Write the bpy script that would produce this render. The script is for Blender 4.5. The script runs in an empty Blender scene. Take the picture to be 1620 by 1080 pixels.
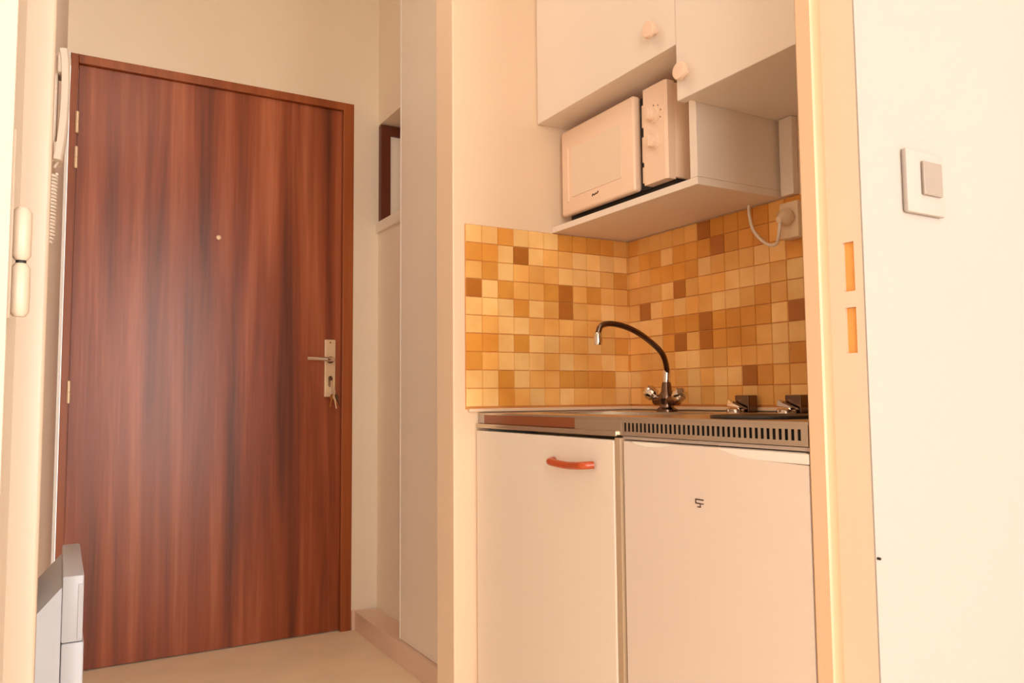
import bpy, bmesh, math, random
from mathutils import Vector, Matrix
random.seed(7)
C = bpy.context.scene.collection
PI = math.pi

def srgb(r, g, b):
    def f(c):
        c /= 255.0
        return c/12.92 if c <= .04045 else ((c+.055)/1.055)**2.4
    return (f(r), f(g), f(b), 1.0)

# ------------------------------------------------------------------ camera
cd = bpy.data.cameras.new('camera'); cam = bpy.data.objects.new('camera', cd); C.objects.link(cam)
cd.sensor_width = 36; cd.lens = 27.566; cd.clip_start = .02
f_ = Vector((.49757726, .86450453, .07105481)); r_ = Vector((.86695889, -.49831125, -.00825691)); u_ = Vector((-.02826928, -.06571005, .99743824))
m = Matrix((( r_.x, u_.x, -f_.x, 0), (r_.y, u_.y, -f_.y, 0), (r_.z, u_.z, -f_.z, .8925), (0, 0, 0, 1)))
cam.matrix_world = m
bpy.context.scene.camera = cam

# ------------------------------------------------------------------ world, light, exposure
w = bpy.data.worlds.new('world'); bpy.context.scene.world = w; w.use_nodes = True
w.node_tree.nodes['Background'].inputs[0].default_value = (1, .93, .82, 1)
w.node_tree.nodes['Background'].inputs[1].default_value = 1.0
vs = bpy.context.scene.view_settings
vs.view_transform = 'Standard'; vs.look = 'None'; vs.gamma = 1; vs.exposure = 0.85
cy = bpy.context.scene.cycles; cy.max_bounces = 16; cy.diffuse_bounces = 12

def area(name, loc, rot, sx, sy, power, col):
    l = bpy.data.lights.new(name, 'AREA'); l.shape = 'RECTANGLE'; l.size = sx; l.size_y = sy
    l.energy = power; l.color = col
    o = bpy.data.objects.new(name, l); C.objects.link(o); o.location = loc; o.rotation_euler = rot
    return o
# daylight of the tall window behind the camera, then an added fill light
area('rear_window_and_fill', (1.5, -2.96, 1.2), (PI/2, 0, 0), 2.0, 2.3, 72, (1, .965, .925))
area('rear_window_and_fill', (-1.4, -2.96, 1.2), (PI/2, 0, 0), 1.4, 2.3, 47, (1, .965, .925))  # unseen second source added to brighten the kitchen niche
# unseen warm fill light added to brighten the hall, above the frame
hl = bpy.data.lights.new('hall_fill_light', 'POINT'); hl.energy = 4; hl.color = (1, .88, .76); hl.shadow_soft_size = .22
hlo = bpy.data.objects.new('hall_fill_light', hl); C.objects.link(hlo); hlo.location = (.22, 1.45, 2.4)

# ------------------------------------------------------------------ materials
def mat(name, col, rough=.6, metal=0, noise=0, nscale=8, bump=0, bscale=200, coat=0, spec=.5):
    mt = bpy.data.materials.new(name); mt.use_nodes = True
    nt = mt.node_tree; b = nt.nodes['Principled BSDF']
    b.inputs['Base Color'].default_value = col; b.inputs['Roughness'].default_value = rough
    b.inputs['Metallic'].default_value = metal; b.inputs['Coat Weight'].default_value = coat
    b.inputs['Specular IOR Level'].default_value = spec
    tc = nt.nodes.new('ShaderNodeTexCoord')
    if noise:
        n = nt.nodes.new('ShaderNodeTexNoise'); n.inputs['Scale'].default_value = nscale; n.inputs['Detail'].default_value = 5
        nt.links.new(tc.outputs['Object'], n.inputs['Vector'])
        r = nt.nodes.new('ShaderNodeMix'); r.data_type = 'RGBA'
        r.inputs['A'].default_value = tuple(c*(1-noise) for c in col[:3])+(1,)
        r.inputs['B'].default_value = tuple(min(1, c*(1+noise)) for c in col[:3])+(1,)
        nt.links.new(n.outputs['Fac'], r.inputs['Factor']); nt.links.new(r.outputs['Result'], b.inputs['Base Color'])
    if bump:
        n2 = nt.nodes.new('ShaderNodeTexNoise'); n2.inputs['Scale'].default_value = bscale
        nt.links.new(tc.outputs['Object'], n2.inputs['Vector'])
        bp = nt.nodes.new('ShaderNodeBump'); bp.inputs['Strength'].default_value = bump; bp.inputs['Distance'].default_value = .002
        nt.links.new(n2.outputs['Fac'], bp.inputs['Height']); nt.links.new(bp.outputs['Normal'], b.inputs['Normal'])
    return mt

M = {}
M['room'] = mat('room_paint', srgb(166, 155, 148), .75, noise=.02, nscale=4, bump=.12, bscale=90)
M['hall'] = mat('hall_paint', srgb(236, 224, 204), .7, noise=.04, nscale=3, bump=.15, bscale=80)
M['left'] = mat('side_paint', srgb(226, 216, 206), .8, noise=.04, nscale=3, bump=.15, bscale=80)
M['trim'] = mat('trim_gloss', srgb(226, 199, 177), .35, noise=.02, nscale=5)
M['jamb'] = mat('jamb_gloss', srgb(186, 168, 150), .35, noise=.02, nscale=5)
M['kit'] = mat('kitchen_paint', srgb(226, 200, 171), .55, noise=.03, nscale=4)
M['cab'] = mat('cabinet_laminate', srgb(226, 212, 197), .4, noise=.02, nscale=4)
M['panel'] = mat('closet_laminate', srgb(238, 230, 214), .45, noise=.03, nscale=3)
M['ceil'] = mat('ceiling_paint', srgb(246, 240, 230), .8)
M['floor'] = mat('floor_vinyl', srgb(246, 230, 202), .5, noise=.10, nscale=7)
M['white'] = mat('white_enamel', srgb(240, 236, 230), .35, noise=.015, nscale=6)
M['rocker'] = mat('rocker_plastic', srgb(146, 132, 122), .4)
M['leaf'] = mat('leaf_paint', srgb(226, 216, 202), .5, noise=.02, nscale=5)
M['stop'] = mat('stop_gloss', srgb(200, 165, 132), .4, noise=.02, nscale=5)
M['filler'] = mat('greige_laminate', srgb(176, 150, 122), .5, noise=.03)
M['fridge'] = mat('fridge_enamel', srgb(216, 199, 186), .4, noise=.02, nscale=4)
M['brown'] = mat('brown_reflection', srgb(132, 70, 34), .3, noise=.1, nscale=10)  # brown door reflection put into the colour of the steel front
M['heater'] = mat('heater_enamel', srgb(178, 181, 190), .35, noise=.015, nscale=6)
M['mw'] = mat('microwave_enamel', srgb(232, 202, 176), .3, noise=.01, nscale=6)
M['mww'] = mat('microwave_window', srgb(224, 202, 178), .16, noise=.02, nscale=40)
M['plastic'] = mat('ivory_plastic', srgb(204, 190, 176), .35, noise=.02)
M['plug'] = mat('cream_plastic', srgb(226, 200, 166), .4, noise=.03, nscale=30)
M['grey'] = mat('grey_plastic', srgb(176, 158, 144), .4)
M['black'] = mat('black_gap', srgb(22, 15, 12), .6)
M['iron'] = mat('cast_iron', srgb(28, 24, 22), .5, noise=.2, nscale=60)
M['steel'] = mat('stainless_steel', srgb(205, 190, 172), .26, metal=1, noise=.05, nscale=20)
M['chrome'] = mat('chrome', srgb(225, 215, 205), .07, metal=1)
M['darkchrome'] = mat('worn_chrome', srgb(120, 96, 80), .22, metal=1)
M['satin'] = mat('satin_nickel', srgb(236, 212, 178), .4, metal=.45)
M['brass'] = mat('brass', srgb(190, 140, 80), .3, metal=1)
M['orange'] = mat('varnished_orange_wood', srgb(176, 70, 24), .3, noise=.25, nscale=25, coat=.3)
M['bare'] = mat('bare_wood', srgb(222, 158, 82), .6, noise=.15, nscale=40)
M['darkwood'] = mat('dark_wood', srgb(96, 42, 20), .45, noise=.2, nscale=25)
M['logo'] = mat('dark_print', srgb(70, 42, 28), .5)

def wood(name, dark, light, pale, rough):
    mt = bpy.data.materials.new(name); mt.use_nodes = True; nt = mt.node_tree; b = nt.nodes['Principled BSDF']
    tc = nt.nodes.new('ShaderNodeTexCoord'); mp = nt.nodes.new('ShaderNodeMapping'); mp.inputs['Scale'].default_value = (14, 14, .55)
    n = nt.nodes.new('ShaderNodeTexNoise'); n.inputs['Scale'].default_value = 1.0; n.inputs['Detail'].default_value = 6; n.inputs['Roughness'].default_value = .55
    n.inputs['Distortion'].default_value = .35
    r = nt.nodes.new('ShaderNodeValToRGB'); e = r.color_ramp.elements
    e[0].position = .3; e[0].color = dark; e[1].position = .72; e[1].color = pale
    k = e.new(.5); k.color = light
    nt.links.new(tc.outputs['Object'], mp.inputs['Vector']); nt.links.new(mp.outputs['Vector'], n.inputs['Vector'])
    nt.links.new(n.outputs['Fac'], r.inputs['Fac'])
    # fine pores
    mp2 = nt.nodes.new('ShaderNodeMapping'); mp2.inputs['Scale'].default_value = (120, 120, 3)
    n2 = nt.nodes.new('ShaderNodeTexNoise'); n2.inputs['Scale'].default_value = 1; n2.inputs['Detail'].default_value = 3
    nt.links.new(tc.outputs['Object'], mp2.inputs['Vector']); nt.links.new(mp2.outputs['Vector'], n2.inputs['Vector'])
    mx = nt.nodes.new('ShaderNodeMix'); mx.data_type = 'RGBA'; mx.blend_type = 'MULTIPLY'; mx.inputs['Factor'].default_value = .35
    nt.links.new(r.outputs['Color'], mx.inputs['A']); nt.links.new(n2.outputs['Fac'], mx.inputs['B'])
    nt.links.new(mx.outputs['Result'], b.inputs['Base Color'])
    b.inputs['Roughness'].default_value = rough; b.inputs['Coat Weight'].default_value = .12; b.inputs['Coat Roughness'].default_value = .22
    bp = nt.nodes.new('ShaderNodeBump'); bp.inputs['Strength'].default_value = .25; bp.inputs['Distance'].default_value = .004
    nt.links.new(n.outputs['Fac'], bp.inputs['Height']); nt.links.new(bp.outputs['Normal'], b.inputs['Normal'])
    return mt
M['door'] = wood('varnished_mahogany', srgb(106, 46, 20), srgb(162, 80, 44), srgb(208, 124, 84), .35)
M['frame'] = wood('orange_brown_wood', srgb(140, 66, 24), srgb(170, 88, 36), srgb(186, 104, 48), .4)

def tilemat():
    mt = bpy.data.materials.new('glazed_patchwork_tile'); mt.use_nodes = True; nt = mt.node_tree; b = nt.nodes['Principled BSDF']
    a = nt.nodes.new('ShaderNodeVertexColor'); a.layer_name = 'Col'
    tc = nt.nodes.new('ShaderNodeTexCoord'); n = nt.nodes.new('ShaderNodeTexNoise'); n.inputs['Scale'].default_value = 13; n.inputs['Detail'].default_value = 5
    nt.links.new(tc.outputs['Object'], n.inputs['Vector'])
    r = nt.nodes.new('ShaderNodeValToRGB'); e = r.color_ramp.elements; e[0].position = .3; e[0].color = (.86, .72, .54, 1); e[1].position = .68; e[1].color = (1, 1, 1, 1)
    nt.links.new(n.outputs['Fac'], r.inputs['Fac'])
    mx = nt.nodes.new('ShaderNodeMix'); mx.data_type = 'RGBA'; mx.blend_type = 'MULTIPLY'; mx.inputs['Factor'].default_value = .8
    nt.links.new(a.outputs['Color'], mx.inputs['A']); nt.links.new(r.outputs['Color'], mx.inputs['B'])
    nt.links.new(mx.outputs['Result'], b.inputs['Base Color'])
    b.inputs['Roughness'].default_value = .3
    return mt
M['tile'] = tilemat()

# ------------------------------------------------------------------ mesh helpers
def new(): return bmesh.new()
def box(bm, x0, x1, y0, y1, z0, z1, bev=0, seg=2):
    r = bmesh.ops.create_cube(bm, size=1)
    vs_ = r['verts']
    for v in vs_:
        v.co = Vector(((x0+x1)/2+v.co.x*(x1-x0), (y0+y1)/2+v.co.y*(y1-y0), (z0+z1)/2+v.co.z*(z1-z0)))
    if bev:
        es = set(e for v in vs_ for e in v.link_edges)
        bmesh.ops.bevel(bm, geom=list(es), offset=bev, segments=seg, affect='EDGES', profile=.5)
    return bm
def prism(bm, pts, axis, a0, a1):
    """polygon pts (2-D) extruded along axis from a0 to a1"""
    def P(p, a):
        return {'X': (a, p[0], p[1]), 'Y': (p[0], a, p[1]), 'Z': (p[0], p[1], a)}[axis]
    A = [bm.verts.new(P(p, a0)) for p in pts]; B = [bm.verts.new(P(p, a1)) for p in pts]
    n = len(pts)
    bm.faces.new(A); bm.faces.new(B[::-1])
    for i in range(n): bm.faces.new((A[i], B[i], B[(i+1) % n], A[(i+1) % n]))
    bmesh.ops.recalc_face_normals(bm, faces=bm.faces)
    return bm
def lathe(bm, prof, org, axis, n=32):
    """prof: list (r, t) along axis direction from org"""
    ax = Vector(axis).normalized(); t = Vector((0, 0, 1)) if abs(ax.z) < .9 else Vector((1, 0, 0))
    u = ax.cross(t).normalized(); v = ax.cross(u)
    rings = []
    for r, h in prof:
        c = Vector(org)+ax*h
        if r < 1e-6: rings.append([bm.verts.new(c)])
        else: rings.append([bm.verts.new(c+(u*math.cos(2*PI*i/n)+v*math.sin(2*PI*i/n))*r) for i in range(n)])
    for a, b in zip(rings, rings[1:]):
        for i in range(n):
            j = (i+1) % n
            if len(a) == 1 and len(b) == 1: continue
            if len(a) == 1: bm.faces.new((a[0], b[i], b[j]))
            elif len(b) == 1: bm.faces.new((a[i], a[j], b[0]))
            else: bm.faces.new((a[i], a[j], b[j], b[i]))
    for rg in (rings[0], rings[-1]):
        if len(rg) > 1: bm.faces.new(rg)
    bmesh.ops.recalc_face_normals(bm, faces=bm.faces)
    return bm
def smooth_path(pts, k=6):
    P = [Vector(p) for p in pts]; out = []
    for i in range(len(P)-1):
        p0 = P[max(i-1, 0)]; p1 = P[i]; p2 = P[i+1]; p3 = P[min(i+2, len(P)-1)]
        for j in range(k):
            t = j/k
            out.append(.5*((2*p1)+(-p0+p2)*t+(2*p0-5*p1+4*p2-p3)*t*t+(-p0+3*p1-3*p2+p3)*t**3))
    out.append(P[-1]); return out
def tube(bm, pts, r, n=12, flat=None):
    """tube along points, r may be a list; flat squashes the section"""
    P = [Vector(p) for p in pts]; rings = []; up = Vector((0, 0, 1)); prev = None
    for i, p in enumerate(P):
        d = (P[min(i+1, len(P)-1)]-P[max(i-1, 0)]).normalized()
        if prev is None:
            t = up if abs(d.z) < .9 else Vector((0, 1, 0)); u = d.cross(t).normalized()
        else:
            u = (prev-d*prev.dot(d)).normalized()
        prev = u; v = d.cross(u); rr = r[i] if isinstance(r, (list, tuple)) else r
        f = flat or 1
        rings.append([bm.verts.new(p+u*math.cos(2*PI*k/n)*rr+v*math.sin(2*PI*k/n)*rr*f) for k in range(n)])
    for a, b in zip(rings, rings[1:]):
        for i in range(n): bm.faces.new((a[i], a[(i+1) % n], b[(i+1) % n], b[i]))
    bm.faces.new(rings[0]); bm.faces.new(rings[-1][::-1])
    bmesh.ops.recalc_face_normals(bm, faces=bm.faces)
    return bm
def obj(name, bm, m_, parent=None, smooth=False):
    me = bpy.data.meshes.new(name); bm.to_mesh(me); bm.free(); me.materials.append(m_)
    if smooth:
        for p in me.polygons: p.use_smooth = True
        try: me.set_sharp_from_angle(angle=math.radians(40))
        except Exception: pass
    o = bpy.data.objects.new(name, me); C.objects.link(o)
    if parent:
        o.parent = parent; o.matrix_parent_inverse = parent.matrix_world.inverted()
    return o
def thing(name, label, cat, loc, group=None):
    o = bpy.data.objects.new(name, None); C.objects.link(o); o.location = loc; o.empty_display_size = .05
    o.matrix_world = Matrix.Translation(loc)
    o['label'] = label; o['category'] = cat
    if group: o['group'] = group
    return o
def tag(o, label, cat, group=None):
    o['label'] = label; o['category'] = cat
    if group: o['group'] = group
    return o
def struct(name, bm, m_, label=None, smooth=False, parent=None):
    o = obj(name, bm, m_, parent, smooth)
    if not parent:
        o['kind'] = 'structure'
        if label: o['label'] = label
    return o

# ------------------------------------------------------------------ main dimensions (metres)
D = 3.007          # wall of the entrance door
YK = 1.574         # tiled side wall of the kitchen niche
XB = 1.252         # tiled back wall of the kitchen niche
ZT = 1.286         # top of the tiles
P0, P1 = .600, .677   # partition between room and hall
H = 2.62

# ------------------------------------------------------------------ floor, ceiling, walls
struct('floor', box(new(), -2.3, 3.6, -3.1, D+.12, -.05, 0), M['floor'], 'beige vinyl floor of the hall')
struct('ceiling', box(new(), -2.3, 3.6, -3.1, D+.12, H, H+.06), M['ceil'], 'cream painted ceiling')
# entrance door wall, with its opening
bm = new()
box(bm, -.30, -.002, D, D+.12, 0, H); box(bm, 1.001, 1.105, D, D+.12, 0, H); box(bm, 1.105, 1.50, D, D+.12, 0, H)
box(bm, -.002, 1.001, D, D+.12, 2.082, H)
struct('wall_back', bm, M['hall'], 'cream wall around the brown entrance door')
# hall side wall on the left, slightly out of square
prism_pts = [(-.012, D), (-.066, P1), (-.16, P1), (-.16, D)]
struct('wall_left', prism(new(), prism_pts, 'Z', 0, H), M['left'], 'greyish painted side wall of the hall')
# closet recess back wall with an open niche
bm = new()
x0, x1 = 1.105, 1.125
box(bm, x0, x1, 1.664, D, 0, 1.590); box(bm, x0, x1, 1.664, D, 2.012, H); box(bm, x0, x1, 1.664, 2.55, 1.590, 2.012)
struct('wall_closet', bm, M['hall'], 'cream back wall of the closet recess')
bm = new()
box(bm, 1.28, 1.30, 2.45, D, 1.55, 2.05); box(bm, 1.125, 1.28, 2.53, 2.55, 1.55, 2.05)
box(bm, 1.125, 1.28, 2.55, D, 2.012, 2.03); box(bm, 1.125, 1.28, 2.55, D, 1.56, 1.57)
struct('wall_niche', bm, M['hall'], 'inner faces of the small niche in the closet recess')
# kitchen niche walls
struct('wall_kitchen_side', box(new(), .755, XB+.04, YK, YK+.090, 0, H, .003), M['kit'], 'cream end of the wall between closet and kitchenette')
struct('wall_kitchen', box(new(), XB, XB+.1, P1, YK, 0, H), M['kit'], 'cream back wall of the kitchenette')
# partition between the room and the hall
J = .837
bm = new()
box(bm, J+.0122, 3.6, P0, P1, 0, 2.10); box(bm, J, 3.6, P0, P1, 2.10, H); box(bm, -2.3, -.0265, P0, P1, 2.10, H); box(bm, -2.3, -.045, P0, P1, 0, 2.10)
box(bm, -.0265, .837, P0, P1, 2.10, H)
box(bm, J-.0006, J+.0122, P0, P0+.002, 0, 2.10)
struct('wall_front', bm, M['room'], 'bright cream wall with the light switch')
# rest of the room behind the camera
struct('wall_right', box(new(), 3.5, 3.6, -3.1, P0, 0, H), M['room'])
struct('wall_room_left', box(new(), -2.3, -2.2, -3.1, P0, 0, H), M['room'])
bm = new()
box(bm, -2.2, -2.1, -3.1, -3.0, 0, H); box(bm, -2.1, -.7, -3.1, -3.0, 2.35, H); box(bm, -.7, .5, -3.1, -3.0, 0, H); box(bm, 2.5, 3.5, -3.1, -3.0, 0, H); box(bm, .5, 2.5, -3.1, -3.0, 2.35, H)
struct('wall_rear', bm, M['room'])

# right jamb of the room doorway: rabbet with two open strike holes, then the door stop
bm = new()
J = .837
ys = [P0+.0022, .6135, .6295, .650]
zs = [0, .943, .999, 1.019, 1.080, 2.10]
for i in range(3):
    for k in range(5):
        if i == 1 and k in (1, 3): continue
        box(bm, J-.0005, J+.012, ys[i], ys[i+1], zs[k], zs[k+1])
bmesh.ops.remove_doubles(bm, verts=bm.verts, dist=1e-5)
tr = struct('trim_1', bm, M['trim'], 'cream right jamb of the doorway with two open strike slots')
struct('door_stop', prism(new(), [(.8365, .650), (.8215, .650), (.8180, .6512), (.8132, .6690), (.8138, .6705), (.8365, .6705)], 'Z', 0, 2.10), M['stop'], parent=tr)
for a, b in ((.943, .999), (1.019, 1.080)):
    struct('strike_slot', box(new(), J+.004, J+.0118, .6136, .6294, a+.0003, b-.0003), M['bare'], parent=tr)
# left jamb
tl = struct('trim_2', prism(new(), [(-.0449, P0), (-.0312, P0), (-.0287, .6498), (-.0449, .6498)], 'Z', 0, 2.10), M['jamb'], 'bright cream left jamb of the doorway')
struct('door_stop', box(new(), -.040, -.0102, .650, P1, 0, 2.10, .003, 3), M['jamb'], smooth=True, parent=tl)
struct('trim_3', box(new(), -.0262, .8365, .605, P1, 2.085, 2.10), M['jamb'])

# room door leaf, opened wide to the left, with its hinge
leaf = new(); prism(leaf, [(-.0306, .580), (-.0618, .598), (-.4618, -.0948), (-.4306, -.1128)], 'Z', .01, 2.075)
dl = struct('door_2', leaf, M['leaf'], 'cream room door standing wide open at the left edge')
hg = bpy.data.objects.new('hinge', None); C.objects.link(hg); hg.parent = dl
for a, b in ((.9835, 1.018), (.947, .9815)):
    obj('hinge_knuckle', lathe(new(), [(.0035, 0), (.0055, .003), (.0057, (b-a)*.5), (.0055, b-a-.003), (.0035, b-a)], (-.0245, .594, a), (0, 0, 1), 24), M['jamb'], hg, True)
obj('hinge_pin', lathe(new(), [(.003, 0), (.003, .04)], (-.0245, .594, .963), (0, 0, 1), 16), M['black'], hg)
obj('hinge_plate', box(new(), -.0312, -.0292, .588, .592, .945, 1.068, .0005), M['jamb'], hg)

# ------------------------------------------------------------------ entrance door
door = struct('door_1', box(new(), .024, .957, D+.012, D+.052, .004, 2.050, .002), M['door'], 'reddish brown varnished wooden entrance door')
bm = new()
box(bm, 0, .0235, D-.004, D+.06, 0, 2.081, .002); box(bm, .9575, 1.0, D-.004, D+.06, 0, 2.081, .002); box(bm, .0235, .9575, D-.004, D+.06, 2.0505, 2.081, .002)
obj('door_frame', bm, M['frame'], door)
obj('frame_fillet', box(new(), -.011, -.0015, D-.006, D, 0, 2.083, .001), M['white'], door)
for z in (.922, 1.718, 1.84, .25):
    obj('hinge', lathe(new(), [(.004, -.038), (.0058, -.036), (.0058, -.001), (.0045, 0), (.0058, .001), (.0058, .036), (.004, .038)], (.0235, D-.008, z), (0, 0, 1), 16), M['satin'], door, True)
pl = obj('handle_plate', box(new(), .889, .932, D-.0005, D+.0118, .900, 1.124, .003), M['satin'], door)
obj('screw', lathe(new(), [(0, 0), (.004, 0), (.003, .0015), (0, .0016)], (.9105, D-.0004, 1.112), (0, -1, 0), 12), M['brass'], pl)
lv = smooth_path([(.910, D+.002, 1.044), (.910, D-.038, 1.044), (.900, D-.047, 1.044), (.870, D-.049, 1.045), (.808, D-.047, 1.046)])
obj('lever', tube(new(), lv, .0085, 16), M['chrome'], pl, True)
obj('lever_rose', lathe(new(), [(.0135, 0), (.0135, .008), (.011, .011), (0, .0115)], (.910, D, 1.044), (0, -1, 0), 24), M['darkchrome'], pl, True)
obj('lock_cylinder', prism(new(), [(.9025, .945), (.9025, .975), (.906, .981), (.9145, .981), (.918, .975), (.918, .945), (.914, .938), (.907, .938)], 'Y', D-.008, D+.002), M['darkchrome'], pl)
obj('peephole', lathe(new(), [(.009, 0), (.0085, .004), (.005, .005), (.0045, .003), (0, .003)], (.491, D+.012, 1.490), (0, -1, 0), 24), M['satin'], door, True)

# keys hanging from the lock
k = thing('key_bunch', 'small bunch of keys hanging in the lock of the brown entrance door', 'keys', (.911, D-.03, .95))
obj('key', prism(new(), [(.9092, .964), (.9128, .964), (.9128, .950), (.9128, .926), (.9092, .926)], 'Y', D-.046, D-.009), M['satin'], k)
bm = new(); tube(bm, [(.911+.016*math.sin(a*PI/10)*.45, D-.040-.003*math.sin(a*PI/10), .921-.016*math.cos(a*PI/10)+.0) for a in range(21)], .0014, 8)
obj('key_ring', bm, M['chrome'], k, True)
for dx, tilt, l, mt in ((-.003, -.18, .046, 'brass'), (.006, .16, .052, 'satin'), (.014, .34, .04, 'darkchrome')):
    bm = new()
    prism(bm, [(-.008, 0), (-.009, -.012), (-.004, -.020), (-.0035, -l), (0, -l-.003), (.0035, -l+.003), (.002, -l+.008), (.0035, -.020), (.009, -.012), (.008, 0), (.003, .003), (-.003, .003)], 'Y', -.001, .001)
    bmesh.ops.transform(bm, matrix=Matrix.Translation((.911+dx, D-.038+dx*.4, .908)) @ Matrix.Rotation(-tilt, 4, 'Y') @ Matrix.Rotation(.5, 4, 'Z'), verts=bm.verts)
    obj('key', bm, M[mt], k)

# ------------------------------------------------------------------ closet
struct('baseboard_right', box(new(), 1.012, 1.105, 1.664, D-.012, 0, .072, .002), M['trim'], 'cream raised plinth under the closet opening')
struct('baseboard_back', box(new(), 1.001, 1.045, D-.011, D, 0, .074, .002), M['trim'], 'short cream baseboard beside the entrance door')
cp = struct('door_3', box(new(), 1.030, 1.050, 1.70, 2.572, .0735, H-.002, .001), M['panel'], 'plain beige sliding closet panel')
obj('edge_strip', box(new(), 1.0285, 1.0515, 2.572, 2.577, .0735, H-.002, .0005), M['white'], cp)
fr = thing('wooden_frame', 'dark wooden frame with pale panel set in the closet niche', 'frame', (1.19, D-.03, 1.591))
bm = new()
box(bm, 1.106, 1.147, D-.03, D-.001, 1.591, 2.008, .001); box(bm, 1.147, 1.24, D-.03, D-.001, 1.968, 2.008, .001)
box(bm, 1.24, 1.278, D-.03, D-.001, 1.591, 2.008, .001); box(bm, 1.147, 1.24, D-.03, D-.001, 1.591, 1.63, .001)
obj('frame_border', bm, M['darkwood'], fr)
obj('panel', box(new(), 1.1475, 1.2395, D-.018, D-.004, 1.6305, 1.9675), M['panel'], fr)
tag(obj('ledge', box(new(), 1.093, 1.104, 2.56, D-.001, 1.562, 1.604, .002), M['panel']), 'small beige ledge under the dark wooden frame in the closet recess', 'ledge')

# ------------------------------------------------------------------ tiles of the kitchenette
pal = {'y': (246, 204, 136), 'm': (238, 184, 106), 'o': (222, 158, 72), 'd': (178, 112, 44)}
def tiles(name, rows, axis, ncol, label):
    cw, rh = .0417, (ZT-.872)/10
    bm = new(); cl = bm.loops.layers.color.new('Col')
    def P(s, h, z):
        return (.784+s, YK-h, z) if axis == 'X' else (XB-h, YK-.005-s, z)
    L = (XB-.784) if axis == 'X' else (YK-.005-P1-.003)
    def quad(pts, c):
        vs_ = [bm.verts.new(P(*p)) for p in pts]; f = bm.faces.new(vs_)
        for lp in f.loops: lp[cl] = c
    grout = (206/255, 146/255, 84/255, 1)
    def slab(s0, s1, z0, z1, h0, h1, c, iv):
        a = [(s0, h0, z0), (s1, h0, z0), (s1, h0, z1), (s0, h0, z1)]
        b = [(s0+iv, h1, z0+iv), (s1-iv, h1, z0+iv), (s1-iv, h1, z1-iv), (s0+iv, h1, z1-iv)]
        quad(b, c)
        for i in range(4):
            j = (i+1) % 4; quad([a[i], a[j], b[j], b[i]], c)
    slab(0, L, .867, ZT, 0, .003, grout, 0)
    for r in range(10):
        for c in range(ncol):
            s0 = c*cw; s1 = min((c+1)*cw, L)
            if s1-s0 < .004: continue
            ch = rows[r][c] if c < len(rows[r]) else random.choice('yymmmood')
            j = 1+random.uniform(-.04, .04)
            col = tuple(min(1, v*j/255) for v in pal[ch])+(1,)
            edge = (c % 6 == 0); g = .0012 if edge else .0005
            z1 = ZT-r*rh; z0 = z1-rh
            slab(s0+g, s1-.0005, z0+(.0011 if r % 6 == 5 else .0005), z1-.0005, .003, .0052, col, .0009)
    bmesh.ops.recalc_face_normals(bm, faces=bm.faces)
    return tag(obj(name, bm, M['tile']), label, 'wall tiles')
tiles('tile_backsplash', ['yyoyyyoooomm', 'ooydymmyyyym', 'moymmmyyymom', 'dyommodmomm', 'yyyoymdmmymm', 'ymyymmmmmmmm', 'ooyoyymmymo', 'omyyymymmym', 'yyoymmooooyy', 'yyomymymmmyy'], 'X', 12,
      'ochre patchwork wall tiles on the left side wall of the kitchenette')
tiles('tile_backsplash', ['ommmmmdoooomo', 'mooyooodooomm', 'mmooooymmmyyo', 'mmmydmmmyyymy', 'mdymymmyymomy', 'yyyooodooooyd', 'mmyodmdooomyy', 'mmmmyymmmmmyo', 'ymmmmymyydom', 'ymymmymymymmy'], 'Y', 22,
      'ochre patchwork wall tiles behind the faucet and the hob')
bm = new(); box(bm, .790, XB-.006, YK-.012, YK-.0001, .8605, .868, .002); box(bm, XB-.012, XB-.0001, P1+.002, YK-.006, .8605, .868, .002)
struct('trim_4', bm, M['kit'], 'pale sealing strip under the tiles')

# ------------------------------------------------------------------ sink worktop
F = .815; WF = .6725; WR = P1+.004; WL = YK-.003
wt = thing('sink_worktop', 'stainless steel kitchenette worktop with slotted front above cupboard and fridge', 'worktop', (1.03, 1.12, .825))
bm = new()
bx0, bx1, by0, by1 = .905, 1.105, 1.11, 1.47
box(bm, F+.0056, bx0, WR, WL, .8545, .8585); box(bm, F, F+.0055, WF, WL, .8545, .8585); box(bm, bx1, XB-.013, WR, WL, .8545, .8585)
box(bm, bx0, bx1, WR, by0, .8545, .8585); box(bm, bx0, bx1, by1, WL, .8545, .8585)
obj('top', bm, M['steel'], wt)
bm = new()
q = .0015
box(bm, bx0, bx1, by0, by1, .700, .702); box(bm, bx0, bx0+q, by0, by1, .702, .8545); box(bm, bx1-q, bx1, by0, by1, .702, .8545)
box(bm, bx0+q, bx1-q, by0, by0+q, .702, .8545); box(bm, bx0+q, bx1-q, by1-q, by1, .702, .8545)
obj('sink_bowl', bm, M['steel'], wt)
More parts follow.
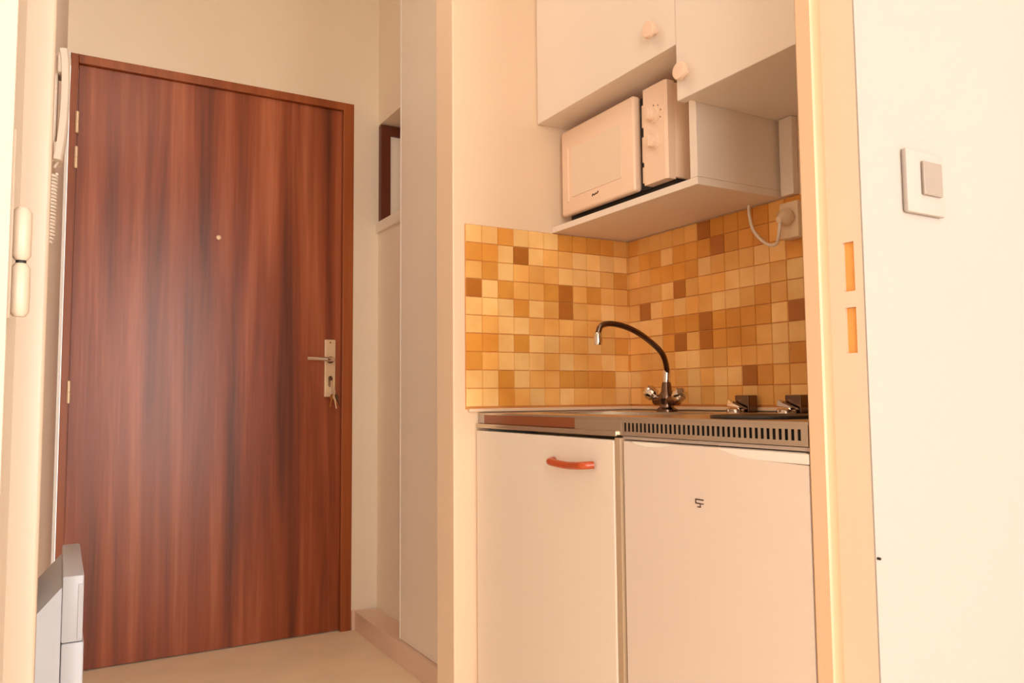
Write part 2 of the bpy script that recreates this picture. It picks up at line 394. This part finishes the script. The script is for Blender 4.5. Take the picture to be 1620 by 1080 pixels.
# front apron: stretch with a brown reflection painted in, plain steel, then the slotted grille
obj('apron', box(new(), F, F+.0055, 1.190, WL-.028, .8355, .8545, .001), M['brown'], wt)['label'] = 'left stretch of the front, brown reflection painted in'
bm = new(); box(bm, F-.001, F+.0055, 1.050, 1.189, .8275, .8545, .001); obj('apron', bm, M['steel'], wt)
bm = new(); box(bm, F-.006, F+.014, 1.060, WL, .8255, .8350, .0015); obj('ledge', bm, M['steel'], wt)
bm = new(); box(bm, F, F+.02, WL-.027, WL, .8355, .8545, .001); obj('end_block', bm, M['grey'], wt)
bm = new()
g0, g1 = .681, 1.045
box(bm, F-.001, F+.002, WF, 1.0495, .8275, .8345); box(bm, F-.001, F+.002, WF, 1.0495, .8490, .8545)
n = 36; pt = (g1-g0)/n
for i in range(n+1):
    yc = g0+i*pt
    a = WF if i == 0 else yc-pt*.26; b = 1.0495 if i == n else yc+pt*.26
    box(bm, F-.001, F+.002, a, b, .8345, .8490)
obj('vent_grille', bm, M['steel'], wt)
obj('grille_backing', box(new(), F+.016, F+.02, WR, 1.045, .828, .854), M['black'], wt)
obj('rail', box(new(), F+.003, F+.0055, WF, 1.052, .8215, .8262), M['grey'], wt)
lp = new(); lathe(lp, [(.078, 0), (.079, .002), (.078, .0040), (.072, .0048), (.030, .0048), (.026, .0038), (0, .0038)], (.925, .845, .8586), (0, 0, 1), 48)
obj('hot_plate', lp, M['iron'], wt, True)
lp = new(); lathe(lp, [(.070, 0), (.071, .002), (.070, .0040), (.064, .0048), (.030, .0048), (.026, .0038), (0, .0038)], (1.125, .80, .8586), (0, 0, 1), 48)
obj('hot_plate', lp, M['iron'], wt, True)
for yy in (1.165, 1.035):
    kb = obj('knob_reflection', box(new(), 1.212, 1.238, yy-.020, yy+.018, .8587, .893, .002), M['darkchrome'], wt)  # dark upright plate drawn as the reflection behind the knob
    bm = new(); lathe(bm, [(.019, 0), (.019, .006), (.014, .010), (0, .011)], (1.200, yy+.004, .8587), (0, 0, 1), 28)
    prism(bm, [(yy-.014, .868), (yy+.022, .872), (yy+.018, .884), (yy+.010, .878), (yy-.010, .871)], 'X', 1.194, 1.206)
    obj('grip', bm, M['chrome'], kb, True)

# ------------------------------------------------------------------ faucet
fa = thing('faucet', 'chrome two-handle faucet with a curved swivel spout at the sink', 'faucet', (1.17, 1.345, .8588))
bx, by = 1.17, 1.345
bm = new()
lathe(bm, [(.024, 0), (.024, .004), (.016, .009), (.014, .018), (.017, .024), (.0175, .036), (.012, .044), (.0105, .060), (.0085, .066)], (bx, by, .8588), (0, 0, 1), 28)
tube(bm, [(bx, by-.036, .884), (bx, by+.036, .884)], .012, 20)
obj('body', bm, M['darkchrome'], fa, True)
sp = smooth_path([(bx, by, .915), (1.168, 1.339, .945), (1.150, 1.333, .985), (1.115, 1.342, 1.018), (1.075, 1.350, 1.040), (1.035, 1.360, 1.050), (1.008, 1.364, 1.045), (1.000, 1.366, 1.028)])
obj('spout', tube(new(), sp, .0062, 16), M['darkchrome'], fa, True)
obj('collar', lathe(new(), [(.0088, 0), (.0088, .028), (.0065, .031)], (bx, by, .922), (-.05, -.15, 1), 20), M['chrome'], fa, True)
obj('aerator', lathe(new(), [(.0065, 0), (.0088, -.003), (.0088, -.024), (.0075, -.027), (.006, -.027)], (1.000, 1.366, 1.030), (0, 0, 1), 20), M['chrome'], fa, True)
for s in (1, -1):
    ang = .75 if s == 1 else .45
    d = Vector((-.35, s*math.cos(ang), math.sin(ang))).normalized()
    bm = new(); o_ = Vector((bx, by+s*.030, .886))
    lathe(bm, [(.010, 0), (.010, .008), (.0155, .013), (.0165, .022), (.015, .032), (.010, .037), (0, .038)], o_, d, 10)
    obj('handle', bm, M['chrome'], fa, True)

# ------------------------------------------------------------------ base cupboard
bc = thing('base_cupboard', 'cream base cupboard with an orange wooden handle left of the fridge', 'cupboard', (1.03, 1.32, 0))
bm = new()
box(bm, .830, 1.235, WL-.016, WL, .06, .822); box(bm, .830, 1.235, 1.066, 1.082, .06, .822)
box(bm, .830, 1.235, 1.082, WL-.016, .06, .076); box(bm, 1.219, 1.235, 1.082, WL-.016, .076, .69); box(bm, .86, .875, 1.07, WL, 0, .06)
obj('carcass', bm, M['cab'], bc)
d_ = obj('door', box(new(), .809, .828, 1.066, WL-.002, .07, .8195, .0025), M['cab'], bc)
hp = smooth_path([(.805, 1.248, .7745), (.790, 1.236, .7735), (.788, 1.215, .772), (.789, 1.18, .7705), (.788, 1.145, .772), (.790, 1.128, .7735), (.805, 1.118, .7745)])
obj('handle', tube(new(), hp, .0068, 14), M['orange'], d_, True)['label'] = 'orange varnished wooden handle'
obj('filler_strip', box(new(), .8098, .828, 1.0495, 1.0645, .03, .8235, .001), M['filler'], bc)

# ------------------------------------------------------------------ fridge
rf = thing('refrigerator', 'white under-counter fridge below the slotted worktop front', 'fridge', (1.03, .86, 0))
obj('body', box(new(), .842, 1.225, WR, 1.044, .02, .812, .003), M['white'], rf)
# door with two scooped finger recesses along the top edge
bm = new()
ya, yb, zt = WF, 1.046, .8195
def scoop(yc, hw, dp):
    return [(yc+hw*math.cos(t), zt-dp*math.sin(t)) for t in [PI*i/12 for i in range(1, 12)]]
top = [(yb, zt)]
for yc, hw, dp in ((.985, .052, .0085),):
    pass
box(bm, .8155, .842, WR, yb, .07, zt, .001, 2)
rd = obj('door', bm, M['fridge'], rf, True)
prof = []
def panel_poly():
    pts = [(ya+.001, .072), (yb-.001, .072), (yb-.001, zt-.001), (1.030, zt-.001)]
    for i in range(1, 12):
        t = i/12; pts.append((1.030-.105*t, zt-.001-.0078*math.sin(PI*t)**.7))
    pts += [(.925, zt-.001), (.832, zt-.001)]
    for i in range(1, 9):
        t = i/8; pts.append((.832-.070*t, zt-.001-.0125*math.sin(PI/2*t)))
    pts += [(ya+.001, zt-.0155)]
    return pts
obj('door_skin', prism(new(), panel_poly(), 'X', .8095, .8152), M['fridge'], rd)
bm = new(); box(bm, .8102, .8150, WF+.001, .831, .8050, .8185, .001); bm2 = None
obj('grip_recess', bm, M['left'], rd); 
obj('grip_recess', box(new(), .8130, .8154, .922, 1.03, .8105, .8185, .001), M['panel'], rd)
bm = new()
yl, zl = .8775, .7405
for (y0, y1, z0, z1) in ((0, .017, 0, .0016), (0, .0016, -.004, 0), (0, .011, -.0055, -.004), (.0095, .011, -.0105, -.0055), (.004, .011, -.0105, -.0092), (.012, .017, -.0055, -.0042)):
    box(bm, .8088, .8096, yl-y1, yl-y0, zl+z0-.0001, zl+z1)
obj('emblem', bm, M['logo'], rd)

rf.location.x += .0045

# ------------------------------------------------------------------ wall cabinet
wc = thing('wall_cabinet', 'cream wall cabinet with two doors and an open microwave niche', 'cabinet', (1.1, 1.12, ZT))
XF = .980; YM = 1.073
bm = new(); XD = XF+.018
# upper left carcass, upper right carcass, shelf and side panel
box(bm, XD, XB-.001, YM, YK-.001, 1.550, 1.566); box(bm, XD, XB-.001, YK-.017, YK-.001, 1.566, 2.40); box(bm, XD, XB-.001, YM, YM+.016, 1.566, 2.40)
box(bm, XD, XB-.001, P1+.002, YM-.001, 1.444, 1.460); box(bm, XD, XB-.001, YM-.017, YM-.001, 1.460, 2.40); box(bm, XD, XB-.001, P1+.002, P1+.018, 1.460, 2.40)
box(bm, XD, XB-.001, P1+.002, YK-.001, 2.40, 2.416)
obj('carcass', bm, M['cab'], wc)
obj('shelf', box(new(), 1.020, XB-.007, YM, YK-.001, ZT+.001, 1.3015, .001), M['cab'], wc)
obj('side_panel', box(new(), 1.020, XB-.001, YM, YM+.019, 1.3018, 1.5495, .001), M['cab'], wc)
def knob(p, y, z):
    obj('knob', lathe(new(), [(.007, 0), (.007, .010), (.0165, .014), (.0170, .019), (.0150, .0225), (0, .0235)], (XF-.0002, y, z), (-1, 0, 0), 28), M['mw'], p, True)
d1 = obj('door', box(new(), XF, XF+.017, YM+.006, YK-.003, 1.5485, 2.414, .0015), M['cab'], wc); knob(d1, 1.134, 1.596)
d2 = obj('door', box(new(), XF-.003, XF+.017, P1+.003, YM+.003, 1.4375, 2.414, .0015), M['cab'], wc); knob(d2, 1.050, 1.483)

# ------------------------------------------------------------------ microwave
mw = thing('microwave', 'cream microwave oven with two dials in the open cabinet niche', 'microwave', (1.13, 1.34, 1.302))
mx0 = 1.052; my0, my1 = 1.167, 1.545; mz0, mz1 = 1.322, 1.524
b_ = obj('body', box(new(), mx0, XB-.012, my0, my1-.004, mz0+.006, mz1, .004), M['mw'], mw, True)
bm = new()
prism(bm, [(mx0, my0), (mx0, 1.2372), (mx0-.022, 1.2372), (mx0-.022, my0+.006), (mx0-.018, my0)], 'Z', mz0+.002, mz1+.001)
cpn = obj('control_panel', bm, M['mw'], mw)
bm = new()
box(bm, mx0-.022, mx0-.001, 1.270, my1, mz0, mz1+.003, .006, 3)
md = obj('door', bm, M['mw'], mw, True)
obj('window', box(new(), mx0-.0235, mx0-.0215, 1.312, 1.500, 1.360, 1.478, .0008), M['mww'], md)['label'] = 'slightly darker window of the door'
obj('grip_rib', box(new(), mx0-.0245, mx0-.021, 1.512, 1.520, 1.352, 1.480, .0012), M['mw'], md)
obj('underside_shade', box(new(), mx0+.002, XB-.014, my0+.004, my1-.006, mz0-.008, mz0+.0055), M['black'], mw)  # black sheet standing in for the shade under the microwave body
obj('door_gap', box(new(), mx0-.003, mx0-.0003, 1.2373, 1.2698, mz0, mz1-.003), M['black'], mw)
for a, b in ((1.334, 1.368), (1.378, 1.432), (1.452, 1.500)):
    obj('latch', box(new(), mx0-.012, mx0-.0032, 1.2375, 1.255, a, b, .001), M['mw'], mw)
for yy in ((my0+my1)/2+.15, my0+.03):
    for xx in (mx0+.02, XB-.04):
        obj('foot', lathe(new(), [(.009, 0), (.010, .0250)], (xx, yy, 1.3025), (0, 0, 1), 16), M['black'], mw)
for z in (1.462, 1.406):
    kn = obj('dial', lathe(new(), [(.016, 0), (.016, .003), (.0125, .004), (.0120, .013), (.011, .0145), (0, .0148)], (mx0-.0212, 1.203, z), (-1, 0, 0), 28), M['mw'], cpn, True)
    obj('grip', box(new(), mx0-.040, mx0-.034, 1.2005, 1.2055, z-.011, z+.012, .001), M['mw'], kn)
bm = new()
for i in range(7):
    a = -PI*.25+i*PI*.25*.9
    y_, z_ = 1.203-.0205*math.sin(a), 1.462+.0205*math.cos(a)
    if i < 5: box(bm, mx0-.0224, mx0-.0215, y_-.0011, y_+.0011, z_-.0014, z_+.0014)
obj('dial_marks', bm, M['logo'], cpn)
lg = smooth_path([(mx0-.0225, 1.420, 1.344), (mx0-.0225, 1.417, 1.3485), (mx0-.0225, 1.412, 1.3455), (mx0-.0225, 1.407, 1.348), (mx0-.0225, 1.402, 1.347), (mx0-.0225, 1.397, 1.351)])
obj('brand_script', tube(new(), lg, .0013, 8), M['logo'], md)

# ------------------------------------------------------------------ socket, plug, cord, cable duct
tag(obj('cable_duct', box(new(), XB-.018, XB-.0005, 1.034, 1.066, 1.2865, 1.4435, .002), M['cab']), 'cream cable duct on the wall beside the open cabinet', 'cable duct')
so = thing('power_socket', 'cream wall socket box at the top right of the tiles', 'socket', (XB-.01, 1.03, 1.22))
obj('housing', box(new(), XB-.034, XB-.0055, 1.012, 1.058, 1.196, 1.268, .004), M['plug'], so, True)
obj('mount', box(new(), XB-.022, XB-.0055, .975, 1.011, 1.188, 1.232, .002), M['plug'], so, True)
pg = thing('power_plug', 'cream plug with a looping white cord in the wall socket', 'plug', (1.20, 1.035, 1.23))
bm = new(); lathe(bm, [(.012, 0), (.0165, .004), (.0165, .014), (.010, .022), (.006, .030)], (1.2175, 1.034, 1.238), (-.8, 0, -.25), 20)
obj('plug_body', bm, M['plug'], pg, True)
cd_ = smooth_path([(1.195, 1.034, 1.232), (1.193, 1.035, 1.214), (1.198, 1.043, 1.198), (1.212, 1.060, 1.190), (1.218, 1.080, 1.190), (1.222, 1.105, 1.204), (1.222, 1.128, 1.230), (1.222, 1.137, 1.262), (1.224, 1.140, 1.284)])
obj('cord', tube(new(), cd_, .0034, 10), M['cab'], pg, True)

# ------------------------------------------------------------------ light switch
sw = thing('light_switch', 'square cream light switch with a greyish rocker on the bright wall', 'light switch', (.957, P0, 1.163))
obj('frame', box(new(), .9165, .9975, P0-.008, P0-.0003, 1.1215, 1.2035, .003), M['room'], sw, True)
obj('rocker', box(new(), .9455, .9855, P0-.0125, P0-.0085, 1.1460, 1.1895, .0012), M['rocker'], sw)['label'] = 'greyish rocker'
tag(obj('nail', lathe(new(), [(0, 0), (.0016, 0), (.0016, .004), (0, .0045)], (.8392, P0, .700), (0, -1, 0), 10), M['black']), 'tiny dark nail in the bright wall near the doorway edge', 'nail')

# ------------------------------------------------------------------ wall phone
ic = thing('intercom_phone', 'white intercom handset phone with coiled cord on the left hall wall', 'intercom', (-.045, 1.4, 1.35))
def wallx(y): return -.012-.054*(D-y)/(D-P1)
obj('base', box(new(), wallx(1.42)+.0012, -.0165, 1.38, 1.46, 1.262, 1.432, .003), M['plastic'], ic, True)
hs = smooth_path([(-.0135, 1.390, 1.262), (-.0105, 1.390, 1.285), (-.0075, 1.390, 1.318), (-.0060, 1.390, 1.36), (-.0065, 1.390, 1.405), (-.0080, 1.390, 1.425), (-.0100, 1.390, 1.438)])
bm = new(); P = hs; half = .0058; rings = []
for i, p in enumerate(P):
    d = (P[min(i+1, len(P)-1)]-P[max(i-1, 0)]).normalized(); nrm = Vector((d.z, 0, -d.x))
    rings.append([bm.verts.new(p+nrm*half*a+Vector((0, b*.024, 0))) for a, b in ((1, -.8), (1, .8), (.5, 1), (-1, 1), (-1, -1), (.5, -1))])
for a, b in zip(rings, rings[1:]):
    for i in range(6): bm.faces.new((a[i], a[(i+1) % 6], b[(i+1) % 6], b[i]))
bm.faces.new(rings[0]); bm.faces.new(rings[-1][::-1]); bmesh.ops.recalc_face_normals(bm, faces=bm.faces)
box(bm, -.0180, -.0080, 1.368, 1.412, 1.400, 1.432, .003); box(bm, -.0195, -.0125, 1.368, 1.412, 1.264, 1.290, .002)
obj('handset', bm, M['plastic'], ic, True)
bm = new(); cpts = []
T = 20
for i in range(T*14+1):
    t = i/(T*14); a = 2*PI*i/14
    rr = .0068 if t < .9 else .0068*(1-(t-.9)*4)
    cpts.append((-.021+rr*math.cos(a)-.002*t, 1.392+rr*math.sin(a), 1.245-.108*t))
tube(bm, [(-.013, 1.385, 1.263), (-.018, 1.388, 1.254)], .002, 8)
tube(bm, cpts, .0025, 7)
obj('coiled_cord', bm, M['plastic'], ic, True)
obj('cord_tail', tube(new(), smooth_path([(-.027, 1.392, 1.137), (-.030, 1.395, 1.11), (-.030, 1.41, 1.06), (-.040, 1.42, 1.02)]), .0012, 6), M['plastic'], ic, True)

# ------------------------------------------------------------------ wall heater
ht = thing('wall_heater', 'white electric wall heater below the intercom at the left edge', 'heater', (-.03, 1.65, .2))
prf = [(.0115, .10), (.0115, .589), (-.024, .5495), (wallx(1.5)+.001, .527), (wallx(1.5)+.001, .10)]
obj('body', prism(new(), prf, 'Y', 1.50, 1.83), M['heater'], ht)
bm = new(); box(bm, .0120, .0430, 1.497, 1.83, .4995, .6065, .003)
cb = obj('control_box', bm, M['heater'], ht, True)
obj('flap', box(new(), .0350, .0425, 1.4955, 1.4975, .5035, .5920, .0005), M['heater'], cb)
obj('front_panel', box(new(), .0125, .0452, 1.498, 1.83, .10, .4985, .003), M['heater'], ht, True)
